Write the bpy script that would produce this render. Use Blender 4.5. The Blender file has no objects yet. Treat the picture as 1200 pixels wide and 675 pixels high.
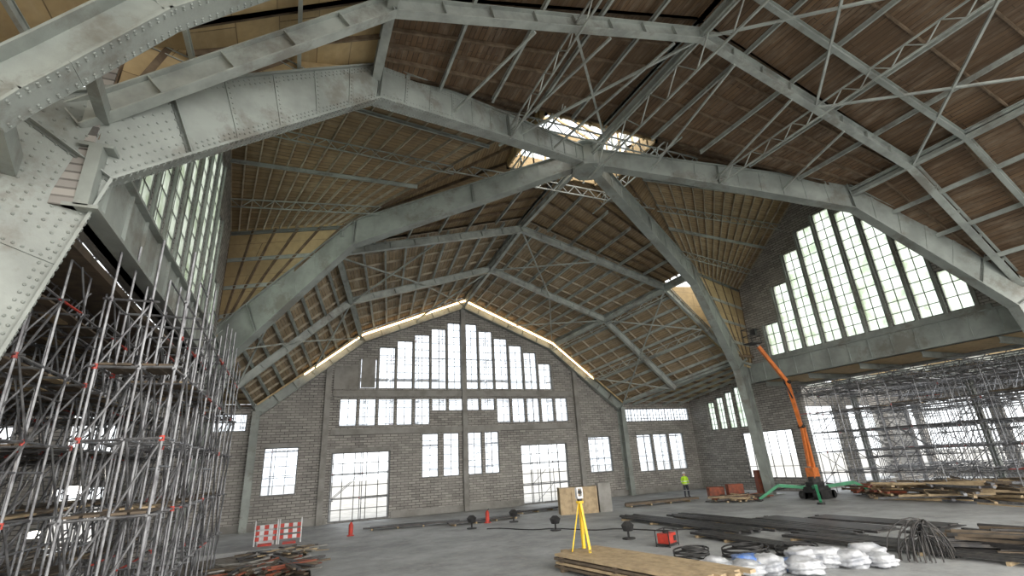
import bpy, math, random
from mathutils import Vector, Matrix
from mathutils.geometry import delaunay_2d_cdt, intersect_point_tri_2d
random.seed(7)
H=3.7
V=Vector
# ------------------------------------------------------------ materials
def nodes(name):
    m=bpy.data.materials.new(name); m.use_nodes=True
    nt=m.node_tree; b=nt.nodes['Principled BSDF']; return m,nt,b
def mixrgb(nt,f,a,b,mode='MIX'):
    n=nt.nodes.new('ShaderNodeMix'); n.data_type='RGBA'; n.blend_type=mode
    def s(i,v):
        if hasattr(v,'links'): nt.links.new(v,n.inputs[i])
        elif isinstance(v,(int,float)): n.inputs[i].default_value=v
        else: n.inputs[i].default_value=(*v,1)
    s(0,f); s(6,a); s(7,b); return n.outputs[2]
def ramp(nt,src,p0,p1,c0=(0,0,0),c1=(1,1,1)):
    r=nt.nodes.new('ShaderNodeValToRGB'); r.color_ramp.elements[0].position=p0; r.color_ramp.elements[1].position=p1
    r.color_ramp.elements[0].color=(*c0,1); r.color_ramp.elements[1].color=(*c1,1)
    nt.links.new(src,r.inputs[0]); return r.outputs[0]
def noise(nt,scale,detail=4,vec=None,rough=.6):
    n=nt.nodes.new('ShaderNodeTexNoise'); n.inputs['Scale'].default_value=scale; n.inputs['Detail'].default_value=detail
    n.inputs['Roughness'].default_value=rough
    if vec is None:
        tc=nt.nodes.new('ShaderNodeTexCoord'); vec=tc.outputs['Object']
    nt.links.new(vec,n.inputs['Vector']); return n.outputs['Fac']
def mul(nt,a,k):
    mm=nt.nodes.new('ShaderNodeMath'); mm.operation='MULTIPLY'; mm.inputs[1].default_value=k; nt.links.new(a,mm.inputs[0]); return mm.outputs[0]
def mat(name,c,c2=None,scale=1.5,rough=.6,metal=0,p0=.4,p1=.65,bump=0,bscale=20,grime=None):
    m,nt,b=nodes(name)
    b.inputs['Roughness'].default_value=rough; b.inputs['Metallic'].default_value=metal
    if c2 is None: c2=tuple(x*.75 for x in c)
    f=ramp(nt,noise(nt,scale),p0,p1)
    col=mixrgb(nt,f,c,c2)
    if grime: col=mixrgb(nt,mul(nt,ramp(nt,noise(nt,.45,8,rough=.7),.53,.62),.6),col,grime)
    nt.links.new(col,b.inputs['Base Color'])
    if bump:
        bp=nt.nodes.new('ShaderNodeBump'); bp.inputs['Strength'].default_value=bump; bp.inputs['Distance'].default_value=.02
        nt.links.new(noise(nt,bscale),bp.inputs['Height']); nt.links.new(bp.outputs[0],b.inputs['Normal'])
    return m
def boards(name,c1,c2,seam,stain,stainamt=.5,row=.22,width=4):
    m,nt,b=nodes(name); b.inputs['Roughness'].default_value=.6
    uv=nt.nodes.new('ShaderNodeUVMap'); 
    br=nt.nodes.new('ShaderNodeTexBrick'); br.inputs['Scale'].default_value=1
    br.inputs['Brick Width'].default_value=width; br.inputs['Row Height'].default_value=row
    br.inputs['Mortar Size'].default_value=.014; br.inputs['Color1'].default_value=(*c1,1); br.inputs['Color2'].default_value=(*c2,1)
    br.inputs['Mortar'].default_value=(*seam,1); br.offset=.37
    nt.links.new(uv.outputs[0],br.inputs['Vector'])
    mp=nt.nodes.new('ShaderNodeMapping'); mp.inputs['Scale'].default_value=(.5,2.6,1); nt.links.new(uv.outputs[0],mp.inputs[0])
    f=ramp(nt,noise(nt,.9,7,vec=mp.outputs[0],rough=.7),.48,.66)
    c=mixrgb(nt,mul(nt,f,stainamt),br.outputs['Color'],stain)
    f2=ramp(nt,noise(nt,.35,5),.4,.62)
    c=mixrgb(nt,mul(nt,f2,.55),c,tuple(x*.5 for x in c1))
    f3=ramp(nt,noise(nt,3.5,6),.35,.75)
    nt.links.new(mixrgb(nt,mul(nt,f3,.35),c,tuple(x*.4 for x in c1)),b.inputs['Base Color'])
    return m
def brick(name,axis):
    m,nt,b=nodes(name); b.inputs['Roughness'].default_value=.9
    tc=nt.nodes.new('ShaderNodeTexCoord'); sp=nt.nodes.new('ShaderNodeSeparateXYZ'); cb=nt.nodes.new('ShaderNodeCombineXYZ')
    nt.links.new(tc.outputs['Object'],sp.inputs[0]); nt.links.new(sp.outputs[axis],cb.inputs[0]); nt.links.new(sp.outputs['Z'],cb.inputs[1])
    br=nt.nodes.new('ShaderNodeTexBrick'); br.inputs['Scale'].default_value=1
    br.inputs['Brick Width'].default_value=.62; br.inputs['Row Height'].default_value=.2; br.inputs['Mortar Size'].default_value=.024
    br.inputs['Color1'].default_value=(.40,.385,.36,1); br.inputs['Color2'].default_value=(.24,.23,.22,1); br.inputs['Mortar'].default_value=(.10,.095,.09,1)
    nt.links.new(cb.outputs[0],br.inputs['Vector'])
    f=ramp(nt,noise(nt,.5,6),.4,.7)
    nt.links.new(mixrgb(nt,mul(nt,f,.4),br.outputs['Color'],(.44,.43,.40)),b.inputs['Base Color'])
    bp=nt.nodes.new('ShaderNodeBump'); bp.inputs['Strength'].default_value=.6; bp.inputs['Distance'].default_value=.03
    nt.links.new(br.outputs['Fac'],bp.inputs['Height']); bp.invert=True; nt.links.new(bp.outputs[0],b.inputs['Normal'])
    return m
M={}
M['steel']=mat('steel_paint',(.32,.355,.335),(.225,.25,.235),.7,.45,bump=.15,grime=(.15,.135,.11))
M['steel2']=mat('steel_paint_light',(.41,.45,.425),(.275,.30,.285),1.1,.45,grime=(.19,.175,.15))
M['frame']=mat('window_frame_steel',(.18,.19,.19),(.11,.11,.11),2,.5)
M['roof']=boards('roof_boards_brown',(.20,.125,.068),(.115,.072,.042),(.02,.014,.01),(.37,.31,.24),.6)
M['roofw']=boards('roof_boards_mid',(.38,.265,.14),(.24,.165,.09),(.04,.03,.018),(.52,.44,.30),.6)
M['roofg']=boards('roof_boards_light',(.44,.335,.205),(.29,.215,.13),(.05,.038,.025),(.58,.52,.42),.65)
M['ply']=boards('roof_new_timber',(.56,.42,.22),(.44,.33,.18),(.12,.08,.04),(.6,.5,.33),.4,row=1.2,width=2.4)
M['slat']=mat('timber_slat',(.56,.42,.23),(.42,.31,.17),3,.7)
M['rafter']=mat('rafter_timber',(.12,.085,.055),(.22,.165,.11),2,.8)
M['rafterl']=mat('rafter_timber_light',(.44,.39,.30),(.28,.24,.18),2,.8)
M['brickY']=brick('brick_grey_north','X'); M['brickX']=brick('brick_grey_side','Y')
M['plaster']=mat('concrete_trim',(.31,.305,.29),(.21,.205,.19),1,.8)
M['tube']=mat('galvanised_tube',(.26,.27,.285),(.11,.11,.12),3,.4,.5)
M['plank']=mat('scaffold_plank',(.15,.115,.08),(.08,.065,.05),2,.8)
M['red']=mat('red_paint',(.55,.05,.03),(.35,.04,.03),4,.5)
M['orange']=mat('orange_paint',(.72,.20,.04),(.5,.14,.03),3,.45)
M['green']=mat('green_paint',(.04,.30,.14),(.03,.2,.1),3,.45)
M['yellow']=mat('yellow_paint',(.85,.6,.03),(.7,.45,.03),3,.45)
M['black']=mat('black_rubber',(.015,.015,.016),(.04,.04,.04),3,.6)
M['darksteel']=mat('dark_rebar',(.04,.04,.043),(.08,.075,.07),3,.5,.3)
M['white']=mat('white_plastic',(.75,.76,.78),(.55,.57,.6),3,.5)
M['sheet']=mat('translucent_wrap',(.55,.57,.60),(.30,.32,.36),2.5,.3)
M['blue']=mat('blue_plastic',(.08,.18,.5),(.3,.4,.6),3,.4)
M['wood']=mat('new_timber',(.48,.37,.23),(.34,.26,.16),3,.7)
M['dirt']=mat('rubble_soil',(.16,.14,.115),(.28,.26,.235),2.5,.95,bump=.8,bscale=6)
M['rust']=mat('rusty_red_metal',(.30,.08,.04),(.18,.06,.04),4,.7)
def floor_mat():
    m,nt,b=nodes('concrete_floor')
    f=ramp(nt,noise(nt,.2,8,rough=.7),.4,.6)
    c=mixrgb(nt,f,(.40,.42,.43),(.27,.28,.285))
    c=mixrgb(nt,mul(nt,ramp(nt,noise(nt,.6,8,rough=.8),.53,.68),.6),c,(.17,.165,.155))
    c=mixrgb(nt,mul(nt,ramp(nt,noise(nt,2.2,8,rough=.75),.5,.75),.6),c,(.50,.49,.46))
    nt.links.new(c,b.inputs['Base Color'])
    nt.links.new(ramp(nt,noise(nt,.4,5),.35,.7,(.6,.6,.6),(.95,.95,.95)),b.inputs['Roughness'])
    return m
M['floor']=floor_mat()
def pane_clear():
    m=bpy.data.materials.new('glass_clear'); m.use_nodes=True; nt=m.node_tree; nt.nodes.clear()
    o=nt.nodes.new('ShaderNodeOutputMaterial'); t=nt.nodes.new('ShaderNodeBsdfTransparent'); t.inputs[0].default_value=(.93,.96,1,1)
    g=nt.nodes.new('ShaderNodeBsdfTranslucent'); g.inputs[0].default_value=(.9,.94,1,1)
    x=nt.nodes.new('ShaderNodeMixShader'); x.inputs[0].default_value=.3
    nt.links.new(t.outputs[0],x.inputs[1]); nt.links.new(g.outputs[0],x.inputs[2]); nt.links.new(x.outputs[0],o.inputs[0]); return m
def pane_green():
    m=bpy.data.materials.new('glass_greenish'); m.use_nodes=True; nt=m.node_tree; nt.nodes.clear()
    o=nt.nodes.new('ShaderNodeOutputMaterial'); t=nt.nodes.new('ShaderNodeBsdfTransparent')
    g=nt.nodes.new('ShaderNodeBsdfTranslucent')
    f=ramp(nt,noise(nt,.9,4),.45,.65)
    c=mixrgb(nt,f,(.62,.70,.62),(.36,.44,.32))
    nt.links.new(c,g.inputs[0]); nt.links.new(c,t.inputs[0])
    x=nt.nodes.new('ShaderNodeMixShader'); x.inputs[0].default_value=.5
    nt.links.new(t.outputs[0],x.inputs[1]); nt.links.new(g.outputs[0],x.inputs[2]); nt.links.new(x.outputs[0],o.inputs[0]); return m
M['glass']=pane_clear(); M['gglass']=pane_green()
def emis(name,c,s):
    m,nt,b=nodes(name); b.inputs['Emission Color'].default_value=(*c,1); b.inputs['Emission Strength'].default_value=s; return m
M['glow']=emis('lamp_glow',(1,.93,.8),12); M['edgeglow']=emis('gable_daylight_glow',(1,.68,.36),5)  # the warm emission imitates daylight on the gable-edge timber
# ------------------------------------------------------------ mesh builder
class MB:
    def __init__(s): s.v=[]; s.f=[]; s.m=[]; s.uv={}
    def add(s,vs,fs,mi=0):
        o=len(s.v); s.v+= [tuple(v) for v in vs]; s.f+=[tuple(i+o for i in f) for f in fs]; s.m+=[mi]*len(fs)
    def bar(s,p,q,w,h,mi=0,up=(0,0,1)):
        p=V(p);q=V(q);d=q-p
        if d.length<1e-5: return
        d.normalize(); up=V(up)
        if abs(d.dot(up))>.98: up=V((0,1,0))
        sd=d.cross(up).normalized()*(w/2); u=sd.cross(d).normalized()*(h/2)
        vs=[a+x*sd+y*u for a in(p,q) for x,y in((-1,-1),(1,-1),(1,1),(-1,1))]
        s.add(vs,[(0,1,2,3),(7,6,5,4),(0,4,5,1),(1,5,6,2),(2,6,7,3),(3,7,4,0)],mi)
    def box(s,a,b,mi=0):
        x0,y0,z0=a;x1,y1,z1=b
        s.add([(x0,y0,z0),(x1,y0,z0),(x1,y1,z0),(x0,y1,z0),(x0,y0,z1),(x1,y0,z1),(x1,y1,z1),(x0,y1,z1)],
              [(3,2,1,0),(4,5,6,7),(0,1,5,4),(1,2,6,5),(2,3,7,6),(3,0,4,7)],mi)
    def ibeam(s,p,q,w,h,mi=0,t=.03,up=(0,0,1)):
        p=V(p);q=V(q)
        if (q-p).length<1e-4: return
        d=(q-p).normalized();u=V(up)
        if abs(d.dot(u))>.98: u=V((0,1,0))
        sd=d.cross(u).normalized(); u=sd.cross(d).normalized()
        s.bar(p,q,t,h,mi,up); s.bar(p+u*h/2,q+u*h/2,w,t,mi,up); s.bar(p-u*h/2,q-u*h/2,w,t,mi,up)
    def tube(s,p,q,r,n=6,mi=0,r2=None):
        p=V(p);q=V(q);d=q-p
        if d.length<1e-5: return
        d.normalize(); a=d.orthogonal().normalized(); b=d.cross(a); r2=r if r2 is None else r2
        vs=[]
        for c,rr in((p,r),(q,r2)):
            for i in range(n):
                t=2*math.pi*i/n; vs.append(c+(a*math.cos(t)+b*math.sin(t))*rr)
        s.add(vs,[(i,(i+1)%n,n+(i+1)%n,n+i) for i in range(n)]+[tuple(range(n))[::-1],tuple(range(n,2*n))],mi)
    def truss(s,p,q,dep,n,w=.09,mi=0):
        p=V(p);q=V(q);dn=V((0,0,-dep))
        s.bar(p,q,w,w,mi); s.bar(p+dn,q+dn,w,w,mi)
        for i in range(n):
            a=p.lerp(q,i/n);b=p.lerp(q,(i+1)/n);m_=p.lerp(q,(i+.5)/n)+dn
            s.bar(a,m_,w*.6,w*.6,mi); s.bar(m_,b,w*.6,w*.6,mi)
    def rivet(s,p,n,r=.03,mi=0):
        n=n.normalized(); a=n.orthogonal().normalized(); b=n.cross(a); vs=[]
        for rr,hh in((r,0),(r*.7,r*.5)):
            for i in range(6):
                t=math.pi*i/3; vs.append(p+(a*math.cos(t)+b*math.sin(t))*rr+n*hh)
        vs.append(p+n*r*.75)
        s.add(vs,[(i,(i+1)%6,6+(i+1)%6,6+i) for i in range(6)]+[(6+i,6+(i+1)%6,12) for i in range(6)],mi)
    def make(s,name,mats,parent=None,smooth=False,bevel=0):
        me=bpy.data.meshes.new(name); me.from_pydata(s.v,[],s.f); me.update()
        for m_ in (mats if isinstance(mats,(list,tuple)) else [mats]): me.materials.append(M[m_])
        me.polygons.foreach_set('material_index',s.m)
        if smooth: me.polygons.foreach_set('use_smooth',[True]*len(s.f))
        if s.uv:
            ul=me.uv_layers.new(name='UVMap')
            for pl in me.polygons:
                for li in pl.loop_indices:
                    ul.data[li].uv=s.uv.get(me.loops[li].vertex_index,(0,0))
        ob=bpy.data.objects.new(name,me); bpy.context.scene.collection.objects.link(ob)
        if parent: ob.parent=parent
        if bevel:
            md=ob.modifiers.new('bevel','BEVEL'); md.width=bevel; md.segments=2
        return ob
def empty(name,loc=(0,0,0)):
    e=bpy.data.objects.new(name,None); e.location=loc; e.empty_display_size=.3; bpy.context.scene.collection.objects.link(e); return e
def pip(x,y,poly):
    c=False;n=len(poly)
    for i in range(n):
        x1,y1=poly[i];x2,y2=poly[(i+1)%n]
        if (y1>y)!=(y2>y) and x<(x2-x1)*(y-y1)/(y2-y1)+x1: c=not c
    return c
def wall(name,plane,co,outer,rects,th,mt):
    polys=[outer]+[[(a0,b0),(a1,b0),(a1,b1),(a0,b1)] for a0,a1,b0,b1 in rects]
    vs=[];es=[]
    for p in polys:
        o=len(vs); vs+=[V(x) for x in p]; es+=[(o+i,o+(i+1)%len(p)) for i in range(len(p))]
    r=delaunay_2d_cdt(vs,es,[],0,1e-4); pv,fs=r[0],r[2]
    keep=[]
    for f in fs:
        cx=sum(pv[i].x for i in f)/3;cy=sum(pv[i].y for i in f)/3
        if pip(cx,cy,outer) and not any(a0<cx<a1 and b0<cy<b1 for a0,a1,b0,b1 in rects): keep.append(tuple(f))
    mb=MB(); mk=(lambda a,b,o:(a,co+o,b)) if plane=='Y' else (lambda a,b,o:(co+o,a,b))
    n=len(pv); V3=[mk(p.x,p.y,0) for p in pv]+[mk(p.x,p.y,th) for p in pv]
    F=[f for f in keep]+[tuple(i+n for i in reversed(f)) for f in keep]
    cnt={}
    for f in keep:
        for i in range(3):
            e=(f[i],f[(i+1)%3]); cnt.setdefault(tuple(sorted(e)),[]).append(e)
    for k,l in cnt.items():
        if len(l)==1:
            a,b=l[0]; F.append((b,a,a+n,b+n))
    mb.add(V3,F)
    if mt in('ply',):
        for i,v in enumerate(mb.v): mb.uv[i]=((v[0] if plane=='Y' else v[1]),v[2])
    return mb.make(name,mt)
def window(mb,plane,co,a0,a1,b0,b1,cols,rows,dep=.12,fr=.09,mun=.045,pane=True,extra=None):
    mk=(lambda a,b,o=0:(a,co+o,b)) if plane=='Y' else (lambda a,b,o=0:(co+o,a,b))
    def br(p,q,w,d): mb.bar(mk(*p),mk(*q),d,w,0,up=(0,0,1)) if abs(p[1]-q[1])<1e-6 else mb.box(mk(p[0]-w/2,min(p[1],q[1]),-d/2),mk(p[0]+w/2,max(p[1],q[1]),d/2),0)
    br((a0,b0+fr/2),(a1,b0+fr/2),fr,dep);br((a0,b1-fr/2),(a1,b1-fr/2),fr,dep)
    br((a0+fr/2,b0),(a0+fr/2,b1),fr,dep);br((a1-fr/2,b0),(a1-fr/2,b1),fr,dep)
    for i in range(1,cols):
        x=a0+(a1-a0)*i/cols; br((x,b0),(x,b1),mun,dep*.5)
    for i in range(1,rows):
        z=b0+(b1-b0)*i/rows; br((a0,z),(a1,z),mun,dep*.5)
    if pane:
        mb.add([mk(a0,b0,.02),mk(a1,b0,.02),mk(a1,b1,.02),mk(a0,b1,.02)],[(0,1,2,3)],1)
# ------------------------------------------------------------ key geometry
XE,XW=36.6,-4.45
YB=42.8; XC=13.9
C=V((14.9,21,0))
CORN={'NL':V((-4.9,11.5,0)),'FL':V((-4.2,30.7,0)),'FR':V((34.7,30.5,0)),'NR':V((34.7,11.5,0))}
# ---- floor
mb=MB(); mb.box((1.1,-10,-.3),(36.6,YB,0)); mb.box((36.6,-10,-.3),(60,YB,0)); mb.box((-24,32.2,-.3),(1.1,YB,0)); mb.make('floor','floor')
mb=MB(); N=40
for j in range(N+1):
    for i in range(N+1):
        x=-24+25.1*i/N;y=-10+42.2*j/N
        mb.v.append((x,y,-.2+random.uniform(-.05,.08)))
for j in range(N):
    for i in range(N):
        a=j*(N+1)+i; mb.f.append((a,a+1,a+N+2,a+N+1)); mb.m.append(0)
mb.make('floor_unpaved_strip','dirt')
mb=MB(); mb.box((-150,-150,-.9),(220,220,-.4)); mb.make('ground_outside',('plaster'))
# ---- roof panels
purl=MB(); raft=MB()
def panel(name,P0,P1,P2,P3,mt,nr,npu,off=.55,pw=.10,ph=.2,trusses=(),raf=.12,rm=0):
    P=[V((p[0],p[1],p[2]+H+off)) for p in(P0,P1,P2,P3)]
    S=lambda u,v:(P[0].lerp(P[1],u)).lerp(P[3].lerp(P[2],u),v)
    K=6; b=MB(); L=((P[1]-P[0]).length+(P[2]-P[3]).length)/2; W=((P[3]-P[0]).length+(P[2]-P[1]).length)/2
    for lay in(0,.12):
        o=len(b.v)
        for j in range(K+1):
            for i in range(K+1):
                p=S(i/K,j/K)+V((0,0,lay)); b.uv[len(b.v)]=(i/K*L,j/K*W); b.v.append(tuple(p))
        for j in range(K):
            for i in range(K):
                a=o+j*(K+1)+i; f=(a,a+1,a+K+2,a+K+1); b.f.append(f if lay==0 else f[::-1]); b.m.append(0)
    ob=b.make(name,mt)
    dz=V((0,0,-.1))
    for i in range(nr+1):
        u=i/nr; raft.bar(S(u,0)+dz,S(u,1)+dz,raf*.6,raf*1.3,rm)
    dz=V((0,0,-.3))
    for j in range(npu+1):
        if npu==0: break
        v=j/npu
        if j in trusses:
            n=max(4,int((S(1,v)-S(0,v)).length/1.1)); purl.truss(S(0,v)+dz,S(1,v)+dz,.5,n,.06)
        else: purl.ibeam(S(0,v)+dz,S(1,v)+dz,pw,ph,0,.025)
    return S
kk={'NL':V((1.65,14.65,13.3)),'FL':V((1.75,27.4,13.3)),'FR':V((28.1,27.35,13.3)),'NR':V((28.1,14.65,13.3))}
LX0,LX1,LY0,LY1=11.2,18.7,19.0,24.4   # lantern opening
LC={'NL':V((LX0,LY0,17.7)),'NR':V((LX1,LY0,17.7)),'FL':V((LX0,LY1,17.7)),'FR':V((LX1,LY1,17.7))}
rs=V((14.9,11.4,17.6)); rs2=V((14.9,-5,17.6)); rL=V((14.9,LY0,17.7))
rn=V((14.9,30.5,17.5)); rnl=V((14.9,LY1,17.7)); rg=V((XC,YB,14.7))
lE=V((LX1,21.6,18.6)); lW=V((LX0,21.6,18.6))
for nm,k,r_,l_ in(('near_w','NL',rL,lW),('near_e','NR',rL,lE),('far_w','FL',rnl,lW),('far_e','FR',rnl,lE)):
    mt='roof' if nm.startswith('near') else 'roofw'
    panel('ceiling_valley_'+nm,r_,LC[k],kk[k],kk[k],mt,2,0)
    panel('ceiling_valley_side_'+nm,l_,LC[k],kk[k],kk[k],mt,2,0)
for nm,kink,xs,xk,zk in(('w',kk['NL'],1.65,-8.2,7.0),('e',kk['NR'],28.1,34.9,7.0)):
    sh=V((xs,11.4,13.3)); sh2=V((xs,-5,13.3)); kb=V((xk,11.4,zk)); kb2=V((xk,-5,zk))
    panel('ceiling_near_'+nm+'_crossing',rL,rs,sh,kink,'roof',5,5)
    panel('ceiling_near_'+nm+'_upper',rs,rs2,sh2,sh,'roof',8,5)
    panel('ceiling_near_'+nm+'_corner',kink,sh,kb,V((xk,11.8,zk)),'ply' if nm=='w' else 'roof',2,4)
    panel('ceiling_near_'+nm+'_lower',sh,sh2,kb2,kb,'ply' if nm=='w' else 'roof',8,4)
for nm,kink,xs,xk,xg,xgk in(('w',kk['FL'],1.65,-4.5,XC-9.1,XC-16.7),('e',kk['FR'],28.1,34.9,XC+9.1,XC+16.7)):
    sh=V((xs,30.5,13.3)); kb=V((xk,30.6,7)); sg=V((xg,YB,10.9)); kg=V((xgk,YB,4.7))
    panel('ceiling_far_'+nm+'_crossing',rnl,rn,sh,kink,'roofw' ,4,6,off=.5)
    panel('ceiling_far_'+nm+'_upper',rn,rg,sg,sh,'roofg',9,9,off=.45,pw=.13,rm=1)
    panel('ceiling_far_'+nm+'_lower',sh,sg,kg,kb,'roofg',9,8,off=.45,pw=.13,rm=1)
panel('ceiling_aisle_far_e',V((34.6,30.4,7.4)),V((30.3,YB,4.9)),V((40.4,YB,4.9)),V((40.4,30.4,7.0)),'ply',8,5,off=.3,raf=.14)
panel('ceiling_aisle_far_w',V((-4.5,30.6,7.2)),V((-2.8,YB,4.9)),V((-8,YB,4.9)),V((-8,30.6,7.0)),'ply',8,5,off=.3)
for nm,X,kF,kN,cF,cN,mt in(('e',XE,kk['FR'],kk['NR'],CORN['FR'],CORN['NR'],'roofw'),('w',XW,kk['FL'],kk['NL'],CORN['FL'],CORN['NL'],'roofw')):
    cy=21.3; ap=V((X,cy,20.3)); lc=lE if nm=='e' else lW
    sF=V((X,30.4,13.4)); sN=V((X,12,13.4))
    panel('ceiling_'+nm+'_far_upper',lc,ap,sF,kF,mt,14,5,trusses=(2,4),rm=1)
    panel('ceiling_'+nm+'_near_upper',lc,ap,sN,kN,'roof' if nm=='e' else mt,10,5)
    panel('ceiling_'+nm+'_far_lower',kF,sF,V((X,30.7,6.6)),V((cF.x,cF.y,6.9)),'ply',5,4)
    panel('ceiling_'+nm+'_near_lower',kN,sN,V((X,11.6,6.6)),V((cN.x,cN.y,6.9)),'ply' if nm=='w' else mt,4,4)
purl.make('roof_purlins','steel2'); raft.make('roof_rafters',['rafter','rafterl'])
wall('wall_west_near','X',-8.5,[(-5,6.0),(11.9,6.0),(11.9,11.4),(-5,11.4)],[(-3,-1,7.2,9.4),(1,3,7.2,9.4),(5,7,7.2,9.4)],.3,'slat')
r=lambda z:z+H
wall('wall_infill_east','Y',30.75,[(27.8,r(13.4)),(XE+.4,r(14.2)),(XE+.4,r(6.5)),(34.6,r(6.9))],[],.15,'ply')
wall('wall_infill_west','Y',30.85,[(1.9,r(13.4)),(XW-.4,r(14.2)),(XW-.4,r(6.5)),(-4.3,r(6.9))],[],.15,'ply')
# ---- lantern
mb=MB(); z0=17.7+H; z1=21.2+H
for (a,b) in(((LX0,LY0),(LX1,LY0)),((LX1,LY0),(LX1,LY1)),((LX1,LY1),(LX0,LY1)),((LX0,LY1),(LX0,LY0))):
    A=V((*a,0));B=V((*b,0)); 
    for zz,hh in((z0+.65,1.1),(z1,.3)):
        mb.bar(A+V((0,0,zz)),B+V((0,0,zz)),.12,hh,0)
    n=8
    for i in range(n+1):
        p=A.lerp(B,i/n); mb.bar(p+V((0,0,z0)),p+V((0,0,z1)),.12,.12,0 if i%2 else 1)
    mb.bar(A+V((0,0,z0+2.3)),B+V((0,0,z0+2.3)),.1,.1,1)
for i in range(9):
    y=LY0+(LY1-LY0)*i/8; xm=(LX0+LX1)/2
    for s,xx in((0,LX0),(1,LX1)): mb.bar((xx,y,z1),(xm,y,z1+1.5),.1,.16,0)
mb.bar((xm,LY0,z1+1.5),(xm,LY1,z1+1.5),.15,.25,1)
for xx in(LX0+1.9,LX1-1.9): mb.bar((xx,LY0,z1+.78),(xx,LY1,z1+.78),.1,.14,1)
mb.add([(LX0,LY0,z1+.1),(xm,LY0,z1+1.6),(xm,LY1,z1+1.6),(LX0,LY1,z1+.1)],[(0,1,2,3)],2)
mb.make('roof_lantern',['slat','steel2','glass'])
mb=MB()
for y in(LY0,LY1): mb.truss((LX0-4,y,17.3+H),(LX1+4,y,17.3+H),.6,14,.07)
for x in(LX0,LX1): mb.truss((x,LY0-2,17.3+H),(x,LY1+2,17.3+H),.6,10,.07)
mb.make('lantern_ring_truss','steel2')
# ---- arch ribs
def rib(name,foot,dense):
    mb=MB(); d=(C-foot); L=V((d.x,d.y,0)).length; e=V((d.x,d.y,0)).normalized(); n=e.cross(V((0,0,1)))
    camside=1 if n.dot(V((0,0,0))-foot)>0 else -1
    I=[(-1.0,-H),(-.1,2.1),(.8,6.2),(2.14,7.5),(7.3,12.4),(14.5,14.5),(L-.15,16.5)]
    E=[(-1.9,-H),(-1.75,2.1),(-1.1,7.2),(1.4,9.2),(7.4,14.0),(14.4,15.8),(L-.15,17.6)]
    P=lambda a,o=0:foot+e*a[0]+n*o+V((0,0,a[1]+H))
    T=.36 ; Wf=.62
    for i in range(len(I)-1):
        vs=[P(q,o) for o in(-T/2,T/2) for q in(I[i],I[i+1],E[i+1],E[i])]
        mb.add(vs,[(0,1,2,3),(7,6,5,4)])
    for Q in(I,E):
        for i in range(len(Q)-1):
            a=P(Q[i]);b=P(Q[i+1]); dd=(b-a).normalized(); up=n.cross(dd)
            mb.bar(a-dd*.02,b+dd*.02,Wf,.06,0,up=up)
            if Q is I:
                sp=.15 if dense else .45; m=int((b-a).length/sp)
                nn=up if up.dot(V((e.x*.6,e.y*.6,-1)))>0 else -up
                for k in range(m):
                    for o in((-.26,-.15,.15,.26) if dense else (-.24,.24)):
                        mb.rivet(a.lerp(b,(k+.5)/m)+n*o+nn*.03,nn,.036 if dense else .035)
    for i in range(len(I)-1):
        a0=V(I[i]);a1=V(I[i+1]);b0=V(E[i]);b1=V(E[i+1]); seg=max(1,round((a1-a0).length/(1.3 if i!=1 else 2)))
        for k in range(seg+1):
            u=k/seg; q=a0.lerp(a1,u); r=b0.lerp(b1,u)
            for sd in(-1,1):
                o=sd*(T/2+.015)
                mb.bar(P(q,o),P(r,o),.16,.03,0,up=n)
                if k in(0,): mb.bar(P(q,sd*(T/2+.07)),P(r,sd*(T/2+.07)),.03,.14,0,up=n)
            if dense:
                m=max(3,int((r-q).length/.14)); o=camside*(T/2+.03)
                for kx in range(1,m):
                    mb.rivet(P(q.lerp(r,kx/m),o),n*camside,.033)
        if dense:
            m=int((a1-a0).length/.15); o=camside*(T/2+.004)
            for kx in range(m):
                u=(kx+.5)/m; q=a0.lerp(a1,u); r=b0.lerp(b1,u); ln=(r-q).length
                ws=(.12/ln,.24/ln,1-.12/ln,1-.24/ln) if i not in(1,2) else [.12/ln+j*(1-.24/ln)/8 for j in range(9)]
                if i==1 and u<.6: ws=(.12/ln,.24/ln,1-.12/ln,1-.24/ln)
                for w in ws: mb.rivet(P(q.lerp(r,w),o),n*camside,.033)
    p=P((-1.45,-H)); mb.box((p.x-.9,p.y-.6,0),(p.x+.9,p.y+.6,.08))
    return mb.make(name,'steel')
rib('arch_rib',CORN['NL'],True)
for k in('FL','FR','NR'): rib('arch_rib',CORN[k],False)
mb=MB(); 
mb.tube((14.9,21,16.2+H),(14.9,21,17.9+H),.75,8); mb.tube((14.9,21,16.1+H),(14.9,21,16.25+H),1.0,8); mb.tube((14.9,21,17.6+H),(14.9,21,17.7+H),1.1,8)
mb.make('crown_hub','steel')
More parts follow.
